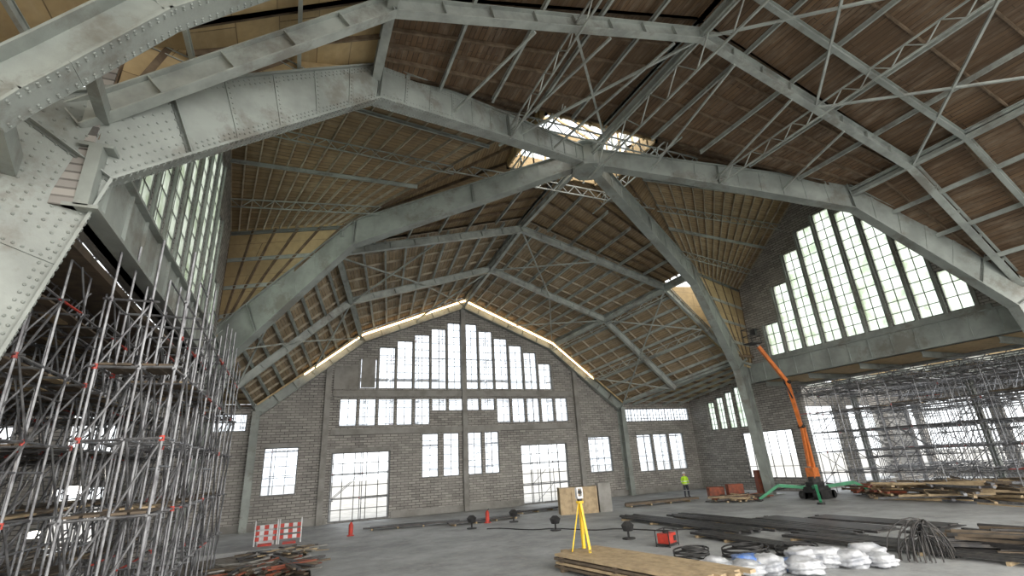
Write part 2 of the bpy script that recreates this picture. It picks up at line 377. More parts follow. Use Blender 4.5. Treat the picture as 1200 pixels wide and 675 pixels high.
# ---- transverse frames
def frame(name,pts,w,h,mt='steel2',st=1.6):
    mb=MB()
    for a,b in zip(pts,pts[1:]):
        a=V(a)+V((0,0,H));b=V(b)+V((0,0,H)); mb.ibeam(a,b,w,h,0,.035,)
        d=(b-a); n=max(1,int(d.length/st)); dn=d.normalized(); sd=dn.cross(V((0,0,1))).normalized() if abs(dn.z)<.99 else V((0,1,0)); u=sd.cross(dn)
        for i in range(n+1):
            p=a.lerp(b,i/n); mb.bar(p-u*h/2,p+u*h/2,w*.9,.03,0,up=dn)
    return mb.make(name,mt)
def prof(y,a=17.1,ks=1.0):
    return [(-4.9,y,7.4),(1.65,y,13.3),(14.9,y,a),(28.1,y,13.3),(34.7,y,7.4)]
frame('transverse_frame',prof(11.4),.34,.55)
frame('transverse_frame',prof(30.6,16.9),.3,.5)
def lerpP(y):
    t=(y-30.5)/(YB-30.5); A=[(-4.5,6.6),(1.65,13.1),(14.9,17.0),(28.1,13.1),(34.7,6.6)]; B=[(XC-16.6,4.6),(XC-9.1,10.7),(XC,14.4),(XC+9.1,10.7),(XC+16.6,4.6)]
    return [(a[0]*(1-t)+b[0]*t,y,a[1]*(1-t)+b[1]*t) for a,b in zip(A,B)]
frame('transverse_frame',lerpP(36.4),.3,.5)
g=[(XC-16.6,YB-.4,-H)]+[(p[0],YB-.4,p[2]) for p in lerpP(YB)]+[(XC+16.6,YB-.4,-H)]
frame('gable_portal_frame',g,.5,.8,'steel')
mb=MB(); 
def girder(mb,a,b,w,h,sp=.16):
    a=V(a);b=V(b); d=(b-a).normalized(); sd=d.cross(V((0,0,1))).normalized(); u=sd.cross(d)
    mb.ibeam(a,b,w,h,0,.05); n=int((b-a).length/sp)
    for k in range(n):
        p=a.lerp(b,(k+.5)/n)
        for o in(-.4,-.28,.28,.4): mb.rivet(p-u*(h/2+.03)+sd*(w*o),-u,.03)
        mb.rivet(p-u*(h/2-.12)-sd*.03,-sd,.028)
        mb.rivet(p-u*(h/2-.12)+sd*.03,sd,.028)
pts=[(-5.1,9,5.75),(-4.8,9,6.25),(-4.3,9,6.95),(-3.1,9,8.7),(1.0,9,12.8)]
for a,b in zip(pts,pts[1:]): girder(mb,(a[0],a[1],a[2]+H),(b[0],b[1],b[2]+H),.6,.75)
mb.bar((-5.35,9,5.9+H),(-4.75,9,5.55+H),.6,.05)
mb.bar((-5.0,9.0,6.1+H),(-5.5,11.2,5.9+H),.3,.5); mb.bar((-4.0,9.0,7.3+H),(-4.4,11.5,7.6+H),.2,.3)
mb.ibeam((1.0,9,12.8+H),(14.9,9,17.1+H),.2,.35);mb.ibeam((14.9,9,17.1+H),(28.1,9,13.3+H),.2,.35);mb.ibeam((28.1,9,13.3+H),(34.7,9,7.3+H),.2,.35)
mb.make('near_haunch_girder','steel')
mb=MB()
for x in(1.65,28.1):
    mb.ibeam((x,14.6,13.4+H),(x,-5,13.4+H),.3,.45)
    mb.ibeam((x,27.4,13.2+H),(x,30.6,13.2+H),.26,.4)
    xg=XC-9.1 if x<10 else XC+9.1; mb.ibeam((x,30.6,13.1+H),(xg,YB,10.6+H),.26,.4)
mb.ibeam((14.9,21,17.2+H),(14.9,-5,17.2+H),.25,.4); mb.ibeam((14.9,21,17.1+H),(14.9,30.6,17.1+H),.25,.4); mb.ibeam((14.9,30.6,17.0+H),(XC,YB,14.3+H),.25,.4)
mb.truss((14.9,21,16.9+H),(14.9,-5,16.9+H),1.2,13,.09)
mb.ibeam((LX1,21.3,17.9+H),(XE,21.3,19.9+H),.25,.4); mb.ibeam((LX0,21.3,17.9+H),(XW,21.3,19.9+H),.25,.4)
def sl(x): return 17.0-abs(x-14.9)*(3.8/13.2)
for (x0,x1,ya,yb) in((21.5,28.1,11.4,4),(14.9,8.3,11.4,19),(14.9,21.5,11.4,4)):
    mb.bar((x0,ya,sl(x0)+H-.05),(x1,yb,sl(x1)+H-.05),.1,.1); mb.bar((x0,yb,sl(x0)+H-.05),(x1,ya,sl(x1)+H-.05),.1,.1)
for x in(8.3,21.5):
    ymax=14.65+(21-14.65)*(1-abs(x-14.9)/13.2)
    mb.truss((x,ymax-.2,sl(x)+H),(x,11.4,sl(x)+H),.6,5,.07); mb.truss((x,11.4,sl(x)+H),(x,1,sl(x)+H),.6,8,.07)
for x in(5,8.3,11.6,18.2,21.5,24.8):
    y=14.65+(21-14.65)*(1-abs(x-14.9)/13.2)
    mb.bar((x,y,sl(x)+H-.2),(x+(1 if x<14.9 else -1)*1.6,11.4,sl(x)+H),.09,.09)
for ya,yb in((30.6,36.4),(36.4,42.4)):
    A=lerpP(ya);B=lerpP(yb)
    def at(Pp,f):
        i=min(int(f),3); return V(Pp[i]).lerp(V(Pp[i+1]),f-i)+V((0,0,H-.1))
    for f0,f1 in((.0,.5),(.5,1),(1,1.5),(1.5,2),(2,2.5),(2.5,3),(3,3.5),(3.5,4)):
        if (f0*2)%2==(0 if ya<31 else 1): mb.bar(at(A,f0),at(B,f1),.1,.1); mb.bar(at(A,f1),at(B,f0),.1,.1)
    for f in(3,3.5): mb.truss(at(A,f),at(B,f),.45,6,.06)
mb.make('roof_bracing','steel2')
# ---- walls
gx=lambda o:XC+o
holes=[]; W1=MB();W2=MB()
for i in range(12):
    o=-9.2+1.533*(i+.5); t=12.95-.42*abs(o)-(.4 if abs(o)>7 else 0)
    a0,a1=gx(o)-.69,gx(o)+.69
    if i==5: a1-=.12
    if i==6: a0+=.12
    holes.append((a0,a1,r(6.45),r(t)))
    window(W1,'Y',YB+.12,a0,a1,r(6.45),r(t),2,max(3,int((t-6.5)/.62)),fr=.05,mun=.04)
for i in range(14):
    o=-10.7+1.533*(i+.5); b=3.4 if abs(o)>3.2 else 4.55
    a0,a1=gx(o)-.67,gx(o)+.67; holes.append((a0,a1,r(b),r(5.6))); window(W2,'Y',YB+.12,a0,a1,r(b),r(5.6),2,3 if b<4 else 2,fr=.05,mun=.04)
W1.make('window_1',['frame','glass']);W2.make('window_2',['frame','glass'])
def addw(n,a0,a1,b0,b1,c,rw):
    m_=MB(); holes.append((a0,a1,b0,b1)); window(m_,'Y',YB+.12,a0,a1,b0,b1,c,rw,fr=.07); m_.make('window_%d'%n,['frame','glass'])
for i,(a0,a1) in enumerate(((10.1,11.55),(11.95,13.4),(14.1,15.5),(15.75,17.15))): addw(3+i,a0,a1,r(-.9),r(2.65),2,6)
addw(7,-1.9,.5,r(-1.45),r(1.95),3,5); addw(8,26.5,29.1,r(-1.45),r(1.85),3,5)
for i,a0 in enumerate((32.3,34.4,36.5)): addw(9+i,a0,a0+1.9,r(-1.7),r(1.9),2,4)
addw(12,30.9,39.7,r(3.2),r(4.5),22,2); addw(13,-7,-3.3,r(3.2),r(4.5),9,2)
for n,(a0,a1) in enumerate(((2.9,7.5),(19.3,24.1))):
    holes.append((a0,a1,.05,r(1.4))); m_=MB(); window(m_,'Y',YB+.25,a0,a1,.05,r(1.4),5,6,pane=False,mun=.06); m_.make('door_%d'%(n+1),['frame','glass'])
out=[(-8,0),(40.4,0),(40.4,r(5.05)),(XC+16.8,r(5.05)),(XC+9.1,r(10.95)),(XC,r(14.7)),(XC-9.1,r(10.95)),(XC-16.8,r(5.05)),(-8,r(5.05))]
wall('wall_north','Y',YB,out,holes,.4,'brickY')
mb=MB()
y=YB-.08
for z,hh in((6.02,.5),(2.95,.45)): mb.box((XC-11.2,y-.1,r(z-hh/2)),(XC+11.2,y+.08,r(z+hh/2)))
for x in(XC-11.6,XC,XC+11.6): 
    top=14 if x==XC else 8.6
    mb.box((x-.22,y-.25,0),(x+.22,y+.08,r(top)))
for a0,a1,b0,b1 in holes:
    if b1-b0>2.5 and b0<r(3): mb.box((a0-.15,y-.04,b1),(a1+.15,y+.08,b1+.3))
for i in range(13):
    x=XC-9.2+1.533*i; t=12.95-.42*abs(x-XC)-.3; mb.box((x-.06,y-.02,r(6.3)),(x+.06,y+.08,r(t)))
mb.box((-8,y-.02,0),(2.8,y+.08,.5));mb.box((7.6,y-.02,0),(19.2,y+.08,.5));mb.box((24.2,y-.02,0),(40.3,y+.08,.5))
mb.make('trim_1','plaster')
mb=MB(); mb.box((XC-9.05,YB-.12,r(6.5)),(XC-7.9,YB-.05,r(9)));mb.box((XC-11.2,YB-.12,r(6.35)),(XC-9.3,YB-.05,r(8.3))); mb.make('window_cover_sheet','plaster')
mb=MB()
for s in(-1,1):
    mb.bar((XC,YB-.9,r(14.8)),(XC+s*9.1,YB-.9,r(11.05)),.1,.12); mb.bar((XC+s*9.1,YB-.9,r(11.05)),(XC+s*16.6,YB-.9,r(5.05)),.1,.12)
mb.make('trim_2','slat')
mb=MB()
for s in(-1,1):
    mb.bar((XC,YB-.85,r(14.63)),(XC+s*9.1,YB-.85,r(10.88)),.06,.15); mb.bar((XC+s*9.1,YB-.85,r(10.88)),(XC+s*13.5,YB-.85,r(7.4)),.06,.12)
mb.make('gable_daylight_strip','edgeglow')  # added glowing strip, not a lamp: stands in for sky-lit timber under the roof
hE=[]; m_=MB()
for i in range(4):
    y0=35.6+i*1.25; hE.append((y0,y0+1.0,r(1.9+.0*i),r(5.8-.35*i))); window(m_,'X',40.2,y0,y0+1,r(1.9),r(5.8-.35*i),2,5)
m_.make('window_14',['frame','gglass'])
hE.append((30.9,36.6,1.0,r(1.4))); m_=MB(); window(m_,'X',40.2,30.9,36.6,1.0,r(1.4),6,4,pane=False); m_.make('window_15',['frame','glass'])
wall('wall_east_far','X',40,[(29.5,0),(YB,0),(YB,r(5.2)),(30.7,r(7.4)),(29.5,r(7.4))],hE,.4,'brickX')
wall('wall_west_far','X',-8,[(30.7,0),(YB,0),(YB,r(5.2)),(30.7,r(7.4))],[(33,36,r(-1),r(2)),(37.5,40.5,r(-1),r(2))],.4,'brickX')
def gable(nm,X,th,wn):
    hs=[];m_=MB(); tp=[17.3,16.6,15.2,12.9,9.9]
    for i in range(9):
        y=21.5+(i-4)*1.62; t=tp[abs(i-4)]; hs.append((y-.68,y+.68,r(7.2),r(t))); window(m_,'X',X+(.08 if nm=='east' else th-.08),y-.68,y+.68,r(7.2),r(t),2,max(3,int((t-7.2)/.75)),dep=.12,fr=.06)
    m_.make('window_%d'%wn,['frame','gglass'])
    wall('wall_'+nm,'X',X,[(11.3,r(5.3)),(30.9,r(5.3)),(30.7,r(13.8)),(21.3,r(20.7)),(12,r(13.8))],hs,th,'brickX')
    b=MB(); xf=X-.1 if nm=='east' else X+th+.1
    b.box((xf-.12,11.3,r(5.35)),(xf+.12,31.2,r(6.75))); b.box((xf-.3,11.3,r(6.75)),(xf+.3,31.2,r(6.83)));b.box((xf-.3,11.3,r(5.3)),(xf+.3,31.2,r(5.38)))
    for i in range(14): 
        y=12+i*1.45; b.box((xf-.2,y-.03,r(5.35)),(xf+.2,y+.03,r(6.75)))
    b.make('gable_base_girder','steel')
    b=MB()
    for i in range(10):
        y=21.5+(i-4.5)*1.62; t=(tp+[9])[min(4,int(abs(i-4.5)))]; b.box((xf+(0 if nm=='east' else -.1),y-.08,r(7.0)),(xf+(.1 if nm=='east' else 0),y+.08,r(t)))
    b.box((xf-.05,13.6,r(6.85)),(xf+.05,29.4,r(7.15)))
    b.make('trim_%d'%(wn-13),'steel')
gable('east',XE,.4,16); gable('west',XW-.4,.4,17)
# east aisle
mb=MB()
zc=r(5.3)
for a,b in((36.9,42),(45.5,50.5),(54,60)): mb.box((a,-8,zc),(b,30,zc+.2))
mb.make('ceiling_aisle_east','slat')
mb=MB()
for yy in range(-6,31,4): mb.ibeam((36.9,yy,zc-.2),(60,yy,zc-.2),.16,.35)
for x in(42,45.5,50.5,54): mb.ibeam((x,-8,zc-.1),(x,30,zc-.1),.16,.3)
for x in(48,):
    for yy in(3,12,21,30): mb.ibeam((x,yy,0),(x,yy,zc),.35,.35,up=(0,1,0))
mb.make('aisle_steelwork_east','steel')
wall('wall_aisle_east','X',60,[(-8,0),(36,0),(36,r(5.4)),(-8,r(5.4))],[(a,a+7,.8,7.2) for a in(-6.5,1.5,9.5,17.5,25.5)],.4,'brickX')
wall('wall_aisle_east_end','Y',31,[(40.4,0),(60,0),(60,r(5.4)),(40.4,r(5.4))],[(41.5,46.5,.3,7),(48,53,.3,7),(54,59,.3,7)],.4,'brickY')
mb=MB()
for a,b in((-12,-4.9),(-24,-13.5)): mb.box((a,12,r(5.1)),(b,31,r(5.3)))
mb.make('ceiling_aisle_west','plank')
wall('wall_aisle_west','X',-24,[(-8,0),(31,0),(31,r(5.2)),(-8,r(5.2))],[(a,a+4.5,.8,3.6) for a in(-6,0,6,12,18,24)]+[(a,a+4.5,5,7.6) for a in(-6,0,6,12,18,24)],.4,'brickX')
wall('wall_aisle_west_end','Y',30.9,[(-24,0),(-5,0),(-5,r(5.2)),(-24,r(5.2))],[(-22,-18,.8,3.6),(-16,-12,.8,3.6),(-10,-7,.8,3.6),(-22,-18,5,7),(-16,-12,5,7),(-10,-7,5,7)],.4,'brickY')
# ---- scaffolds
def scaffold(name,xs,ys,zs,plk=(),jit=.12,diag=.5,top=1.0,rr=.032,reds=.05,skip=.05,pf=.7):
    mb=MB()
    for x in xs:
        for y in ys:
            t=top*random.uniform(.1,1)
            mb.tube((x,y,zs[0]),(x,y,zs[-1]+t),rr,5)
            mb.box((x-.09,y-.09,zs[0]),(x+.09,y+.09,zs[0]+.04))
            for z in zs[1:]:
                if random.random()<.4: mb.tube((x,y,z-.06),(x,y,z+.06),rr*1.7,5,2 if random.random()<reds*4 else 0)
    for z in zs[1:]:
        for x in xs:
            for a,b in zip(ys,ys[1:]):
                if random.random()<skip: continue
                mb.tube((x,a-.15,z+random.uniform(-jit,jit)*.3),(x,b+.15,z+random.uniform(-jit,jit)*.3),rr*.9,5,2 if random.random()<reds else 0)
                if random.random()<.35: mb.tube((x,a,z+1),(x,b,z+1),rr*.8,5)
        for y in ys:
            for a,b in zip(xs,xs[1:]):
                if random.random()<skip: continue
                mb.tube((a-.15,y,z),(b+.15,y,z+random.uniform(-jit,jit)*.3),rr*.9,5)
    for i in range(len(zs)-1):
        for x in xs:
            for a,b in zip(ys,ys[1:]):
                if random.random()<diag:
                    if random.random()<.5:a,b=b,a
                    mb.tube((x+.05,a,zs[i]),(x+.05,b,zs[i+1]),rr*.8,5)
        for y in ys:
            for a,b in zip(xs,xs[1:]):
                if random.random()<diag*.6: mb.tube((a,y+.05,zs[i]),(b,y+.05,zs[i+1]),rr*.8,5)
    for z in plk:
        for a,b in zip(ys,ys[1:]):
            for c,d in zip(xs,xs[1:]):
                if random.random()<pf:
                    n=max(1,int((d-c)/.34))
                    for k in range(n): mb.box((c+k*.34+.03,a,z+.05),(c+k*.34+.31,b,z+.1),3 if random.random()<.15 else 1)
    return mb.make(name,['tube','plank','red','wood'])
fr=lambda a,b,n:[a+(b-a)*i/n for i in range(n+1)]
scaffold('scaffold_tower',[-17,-14,-11.5,-9.3,-7.4,-6.2,-5.2],fr(12.6,28,12),fr(-.15,9.4,6),plk=(1.45,3.05,4.6,6.2,7.8),reds=.08,pf=.85,diag=.7)
scaffold('scaffold_tower',[-4.2,-3.4,-2.7],fr(13.6,27.4,11),fr(-.15,7.8,5),plk=(3.03,6.2,),reds=.1,pf=.6,top=2,diag=.6)
scaffold('scaffold_tower',[-12,-10,-8.2],fr(8.6,12,2),fr(-.15,7.8,5),plk=(3.05,6.2),reds=.08,pf=.6,diag=.6)
scaffold('shoring_scaffold',fr(38.8,57,11),fr(5,29.3,13),fr(0,7.6,5),plk=(6.1,),reds=.03,diag=.35,rr=.034,top=.5,pf=.25)
scaffold('outside_scaffold',fr(-6,40,20),[YB+1.6,YB+2.8],fr(-.4,19,10),plk=(5.4,11.2),diag=.1,rr=.035,reds=.1)
mb=MB()
for i in range(13):
    x=37.8+i*1.5; mb.truss((x,5,8.3),(x,29.5,8.3),.6,24,.06)
for yy in fr(5,29,6): mb.truss((37.8,yy,8.25),(56,yy,8.25),.5,18,.05)
mb.make('shoring_deck_trusses','tube')
for p in((-6.6,14.5,4.2),(-8,17,5.8),(-6.0,20,3.6),(-8,24,2.2),(-9,13.5,2.2)):
    mb=MB(); mb.box((-.22,-.05,-.14),(.22,.05,.14),0); mb.box((-.19,-.07,-.11),(.19,-.052,.11),1); mb.bar((-.24,0,-.25),(-.24,0,.1),.03,.03,0); mb.bar((.24,0,-.25),(.24,0,.1),.03,.03,0); mb.bar((-.24,0,-.25),(.24,0,-.25),.03,.03,0)
    o=mb.make('work_floodlight',['black','glow']); o.location=p; o.rotation_euler=(0,0,.3)
# ---- site objects
def lamp_bucket(x,y):
    mb=MB(); mb.tube((0,0,0),(0,0,.06),.3,14); mb.tube((0,0,.06),(0,0,.5),.05,8); mb.tube((0,0,.35),(0,0,.6),.22,14,0,.3); mb.tube((0,0,.6),(0,0,.75),.3,14,0,.12)
    o=mb.make('floor_beacon','black'); o.location=(x,y,0)
for p in((10.4,31),(13.6,32),(13.7,26.4),(14.8,21.2)): lamp_bucket(*p)
for x,y in((3.7,34),(12.2,33.1)):
    mb=MB(); mb.tube((0,0,0),(0,0,.05),.22,12); mb.tube((0,0,.05),(0,0,.6),.13,12); mb.tube((0,0,.6),(0,0,.75),.13,12,0,.05); mb.tube((0,0,.75),(.12,0,.82),.03,6,1)
    o=mb.make('fire_extinguisher',['red','black']); o.location=(x,y,0)
mb=MB()
for k in range(2):
    x0=-1.3+k*1.25
    for z in(.25,.55,.85):
        for j in range(5): mb.box((x0+j*.23,-.02,z),(x0+j*.23+.23,.02,z+.2),j%2)
    for xx in(x0,x0+1.15): mb.box((xx-.03,-.03,0),(xx+.03,.03,1.3),1)
    mb.box((x0+.2,-.3,0),(x0+.9,.3,.1),0)
mb.box((-1.2,.3,0),(-.3,.9,1.0),1)
o=mb.make('safety_barrier',['red','white']); o.location=(-.2,33.7,0)
mb=MB(); mb.box((-1.35,-.4,0),(1.35,.4,1.7),0)
for x in(-1.3,-.45,.45,1.3): mb.box((x-.05,-.45,0),(x+.05,.45,1.75),0)
for z in(.05,1.65): mb.box((-1.35,-.46,z-.05),(1.35,.46,z+.07),0)
mb.box((1.5,-.3,0),(2.4,.5,1.9),1)
o=mb.make('site_cabinet',['wood','plaster']); o.location=(19,32.9,0); o.rotation_euler=(0,0,-.3)
for i,(x,y,h_) in enumerate(((33.4,32.3,1.0),(32.6,33.6,.8),(36.3,31.8,1.9))):
    mb=MB(); mb.box((-.6,-.4,.08),(.6,.4,h_)); mb.box((-.56,-.43,.14),(-.02,-.4,h_-.08)); mb.box((.02,-.43,.14),(.56,-.4,h_-.08)); mb.box((-.6,-.4,0),(-.45,.4,.08)); mb.box((.45,-.4,0),(.6,.4,.08))
    o=mb.make('rusty_cabinet','rust',bevel=.02); o.location=(x,y,0); o.rotation_euler=(0,0,-.5)
def pile(name,cx,cy,L,W,n,ang,mts,zb=0,thick=.1,layers=3,sp=.5):
    mb=MB()
    for l in range(layers):
        for i in range(n):
            a=ang+random.uniform(-1,1)*sp; px=random.uniform(-W,W)/2;py=random.uniform(-W,W)/2*.6;ll=L*random.uniform(.5,1)/2
            z=thick*(l+.5)+random.uniform(0,.05); d=V((math.cos(a),math.sin(a),random.uniform(-.05,.05)))
            mb.bar(V((px,py,z))-d*ll,V((px,py,z+.0))+d*ll,random.uniform(.08,.2),thick*.8,random.randrange(len(mts)))
    o=mb.make(name,mts); o.location=(cx,cy,zb); return o
pile('timber_pile',39.2,19,7,6,16,1.3,['wood','plank','tube'],layers=6,thick=.16,sp=.8)
pile('timber_pile',38.5,24.0,5,3,12,1.0,['wood','plank','rust'],layers=5,thick=.15,sp=.7)
pile('timber_pile',42,13,8,6,14,1.5,['wood','plank','tube'],layers=5,thick=.15,sp=.5)
pile('debris_heap',-.8,25.5,3,3,40,.6,['plank','darksteel','rust','plank','plaster'],zb=-.12,layers=4,thick=.08,sp=1.5)
pile('debris_heap',-.7,20,3,3,30,.6,['plank','wood','darksteel','plaster'],zb=-.12,layers=3,thick=.08,sp=1.5)
pile('debris_heap',.0,30,3,2,20,.2,['plank','wood','darksteel','plaster'],zb=-.12,layers=3,thick=.08,sp=1.5)
pile('debris_heap',31.5,30.2,3,3,24,.2,['plank','wood','darksteel','rust'],layers=3,thick=.1,sp=1.5)
pile('steel_frame_pile',22.3,9.6,4,3,12,1.9,['darksteel','darksteel','plank'],layers=5,thick=.12,sp=.5)
def bundle(name,p,q,w,n,mt='darksteel',rr=.06):
    mb=MB(); p=V(p);q=V(q);sd=(q-p).normalized().cross(V((0,0,1)))
    for i in range(n):
        o=sd*(w*(i/(n-1)-.5)+random.uniform(-.05,.05)); s=random.uniform(0,.12)
        mb.bar(p.lerp(q,s)+o+V((0,0,.1+rr)),p.lerp(q,1-random.uniform(0,.12))+o+V((0,0,.1+rr)),rr*2.2,rr*1.6)
    for k in(.1,.35,.6,.85):
        c=p.lerp(q,k); mb.bar(c-sd*w*.6+V((0,0,.05)),c+sd*w*.6+V((0,0,.05)),.1,.1,1)
    return mb.make(name,[mt,'wood'])
bundle('steel_bar_bundle',(19.3,28,0),(19.4,17.5,0),1.4,9); bundle('steel_bar_bundle',(21.6,26,0),(21.8,14,0),1.5,9)
bundle('steel_bar_bundle',(20.0,17,0),(20.8,8,0),1.6,9)
bundle('steel_bar_bundle',(17.6,20,0),(17.4,13,0),.8,6)
bundle('steel_bar_bundle',(4.6,36,0),(11,34.6,0),.6,5); bundle('steel_bar_bundle',(9.4,33.5,0),(15.4,34.2,0),.6,5); bundle('steel_bar_bundle',(15.5,36.4,0),(21,37.3,0),.6,5)
bundle('timber_beam_stack',(23,33.5,0),(30,33,0),.7,5,'plank',.1)
for (x,y,a,L_) in((24.2,18.5,-.06,7),(24.6,11.6,.03,6),(26.3,17,.05,6.5)):
    mb=MB(); mb.box((-.75,-L_/2,.0),(.75,L_/2,.04)); mb.box((-.7,-L_/2+.3,.04),(.8,L_/2-.2,.08))
    for k in(-1,1): mb.box((-.1,k*(L_/2-.25)-.05,.08),(.1,k*(L_/2-.25)+.05,.12))
    o=mb.make('steel_road_plate','darksteel'); o.location=(x,y,0); o.rotation_euler=(0,0,a)
mb=MB(); mb.box((-.35,-.25,.12),(.35,.25,.5)); mb.box((-.4,-.3,.05),(.4,.3,.12),1)
for x in(-.4,.4):
    for y in(-.3,.3): mb.tube((x,y,0),(x,y,.62),.025,6,1)
for y in(-.3,.3): mb.tube((-.4,y,.62),(.4,y,.62),.025,6,1)
for x in(-.4,.4): mb.tube((x,-.3,.62),(x,.3,.62),.025,6,1)
mb.tube((-.1,0,.5),(-.1,0,.58),.1,10,1); mb.box((.1,-.28,.2),(.3,-.25,.4),1)
o=mb.make('portable_generator',['red','black'],bevel=.01); o.location=(14.9,18.6,0); o.rotation_euler=(0,0,.4)
mb=MB()
for l in range(4):
    for i in range(7):
        x=-1+i*.3+random.uniform(-.02,.02); s=random.uniform(-.5,.3); mb.box((x,-3.2+s,.1+l*.12),(x+.26,3.2+s*.6,.1+l*.12+.08),1 if random.random()<.3 else 0)
    for yv in(-2.6,0,2.6): mb.box((-1.05,yv-.06,.1+l*.12-.04 if l else 0),(1.1,yv+.06,.1+l*.12),1)
o=mb.make('plank_stack',['wood','plank']); o.location=(10.4,14.6,0); o.rotation_euler=(0,0,.18)
T=empty('survey_tripod',(9.9,17.0,.54))
mb=MB()
for i in range(3):
    a=i*2.094+.5; mb.bar((.05*math.cos(a),.05*math.sin(a),1.6),(.42*math.cos(a),.42*math.sin(a),0),.075,.045,0); 
    mb.tube((.42*math.cos(a),.42*math.sin(a),.1),(.44*math.cos(a),.44*math.sin(a),-.0),.03,6,1,.008)
mb.bar((0,0,.1),(0,0,1.65),.1,.1,0)
mb.tube((0,0,1.58),(0,0,1.66),.14,12,0); mb.make('legs',['yellow','black'],T)
mb=MB(); mb.tube((0,0,1.66),(0,0,1.74),.09,12,1); mb.box((-.12,-.08,1.74),(.12,.08,1.82)); mb.box((-.13,-.07,1.82),(-.07,.07,2.08)); mb.box((.07,-.07,1.82),(.13,.07,2.08)); mb.tube((0,-.13,1.96),(0,.13,1.96),.06,12,1); mb.box((-.13,-.05,2.08),(.13,.05,2.12)); mb.tube((-.06,-.16,1.96),(-.06,-.13,1.96),.03,8,1)
mb.make('total_station',['white','black'],T,bevel=.008)
def bag(x,y,sx,sy,sz,mt):
    me=bpy.data.meshes.new('rubble_bag'); import bmesh
    bm=bmesh.new(); bmesh.ops.create_icosphere(bm,subdivisions=4,radius=1)
    ph=[random.uniform(0,6) for _ in range(6)]
    for v in bm.verts:
        c=v.co; k=1+.10*math.sin(5*c.x+ph[0])*math.sin(4*c.y+ph[1])+.09*math.sin(11*c.z+ph[2]+3*c.x)+.08*math.sin(17*c.x+ph[3])*math.sin(15*c.y+ph[4])
        c*=k; c.x=math.copysign(abs(c.x)**.8,c.x); c.y=math.copysign(abs(c.y)**.8,c.y)
        v.co=V((c.x*sx,c.y*sy,max(c.z,-.75)*sz+.75*sz))
    bm.to_mesh(me); me.materials.append(M[mt]); me.polygons.foreach_set('use_smooth',[True]*len(me.polygons))
    o=bpy.data.objects.new('rubble_bag',me); bpy.context.scene.collection.objects.link(o); o.location=(x,y,0); o.rotation_euler=(0,0,random.uniform(0,3))
for i in range(13):
    bag(12.5+i*.42+random.uniform(-.2,.2),13.2-i*.12+random.uniform(-.8,.5),random.uniform(.45,.7),random.uniform(.38,.55),random.uniform(.2,.32),'blue' if i in(3,6) else 'sheet')
def curveobj(name,pts_list,r_,mt,loc=(0,0,0)):
    cu=bpy.data.curves.new(name,'CURVE'); cu.dimensions='3D'; cu.bevel_depth=r_; cu.bevel_resolution=1
    for pts in pts_list:
        s=cu.splines.new('POLY'); s.points.add(len(pts)-1)
        for i,p in enumerate(pts): s.points[i].co=(*p,1)
    cu.materials.append(M[mt]); o=bpy.data.objects.new(name,cu); bpy.context.scene.collection.objects.link(o); o.location=loc; return o
def coil(x,y,R,n,flat=True):
    P=[]
    for i in range(n*24):
        a=i*2*math.pi/24; rr=R*(.75+.25*math.sin(i*.13)); P.append((rr*math.cos(a),rr*math.sin(a)*.8,.06+.45*abs(math.sin(i*.037))))
    curveobj('cable_coil',[P],.03,'black',(x,y,0))
coil(14.8,14.3,.9,8); coil(13.2,15.2,.7,7); coil(16.2,13.4,.8,8)
PL=[]
for i in range(22):
    a=random.uniform(-.6,.6); h_=random.uniform(.6,1.2); q=[]
    for k in range(13):
        t=k/12*math.pi; q.append((math.cos(t)*(.35+.03*i)+random.uniform(-.02,.02),a*math.cos(t)+.02*i,.03+math.sin(t)*h_))
    PL.append(q)
curveobj('rebar_bundle_bent',PL,.02,'darksteel',(19.2,10.9,0))
curveobj('floor_cable',[[(11+k*.3,30-k*.35+math.sin(k*.8)*.4,.03) for k in range(30)]],.03,'black')
# ---- spider boom lift
B=empty('spider_boom_lift',(34.9,26.2,0))
mb=MB(); mb.box((-.9,-.45,.45),(.9,.45,.85)); mb.box((-.6,-.35,.85),(.5,.35,1.15)); mb.make('chassis','black',B,bevel=.04)
mb=MB()
for y in(-.55,.55):
    mb.tube((-.8,y-.14,.3),(-.8,y+.14,.3),.28,14); mb.tube((.8,y-.14,.3),(.8,y+.14,.3),.28,14); mb.box((-.8,y-.14,.04),(.8,y+.14,.56))
mb.make('tracks','black',B)
mb=MB()
for sx in(-1,1):
    for sy in(-1,1):
        a=V((sx*.7,sy*.3,.8)); b=V((sx*2.0,sy*1.5,1.0)); c=V((sx*3.1,sy*2.4,.12))
        mb.bar(a,b,.2,.22); mb.bar(b,c,.16,.18); mb.tube(a+V((0,0,.2)),b.lerp(c,.4),.05,8,1); mb.tube((c.x,c.y,0),(c.x,c.y,.12),.24,12,1)
mb.make('outriggers',['green','black'],B)
mb=MB()
mb.tube((0,0,1.1),(0,0,1.5),.4,14,1); mb.box((-.3,-.3,1.4),(.3,.3,2.1),0)
a=V((0,0,1.9)); b=V((-.25,-.2,5.0)); c=V((-1.0,-.5,8.2)); d=V((-2.6,0,11.0)); 
mb.bar(a+V((.22,0,0)),b+V((.18,0,0)),.2,.24); mb.bar(a+V((-.2,0,.3)),b,.16,.18)
mb.bar(b,c,.24,.32); mb.bar(c,d,.2,.25); mb.bar(c+(d-c)*.5,d+(d-c)*.08,.14,.17,2)
mb.tube(a+V((.4,0,.2)),b.lerp(a,.3)+V((.3,0,0)),.06,8,1); mb.tube(b+V((.3,0,-.8)),b.lerp(c,.4)+V((.2,0,0)),.06,8,1); mb.tube(c+V((.15,0,-1.2)),c.lerp(d,.3)+V((.1,0,0)),.06,8,1)
for p in(b,c): mb.tube(p-V((0,.22,0)),p+V((0,.22,0)),.14,10,1)
mb.make('boom_arms',['orange','black','tube'],B)
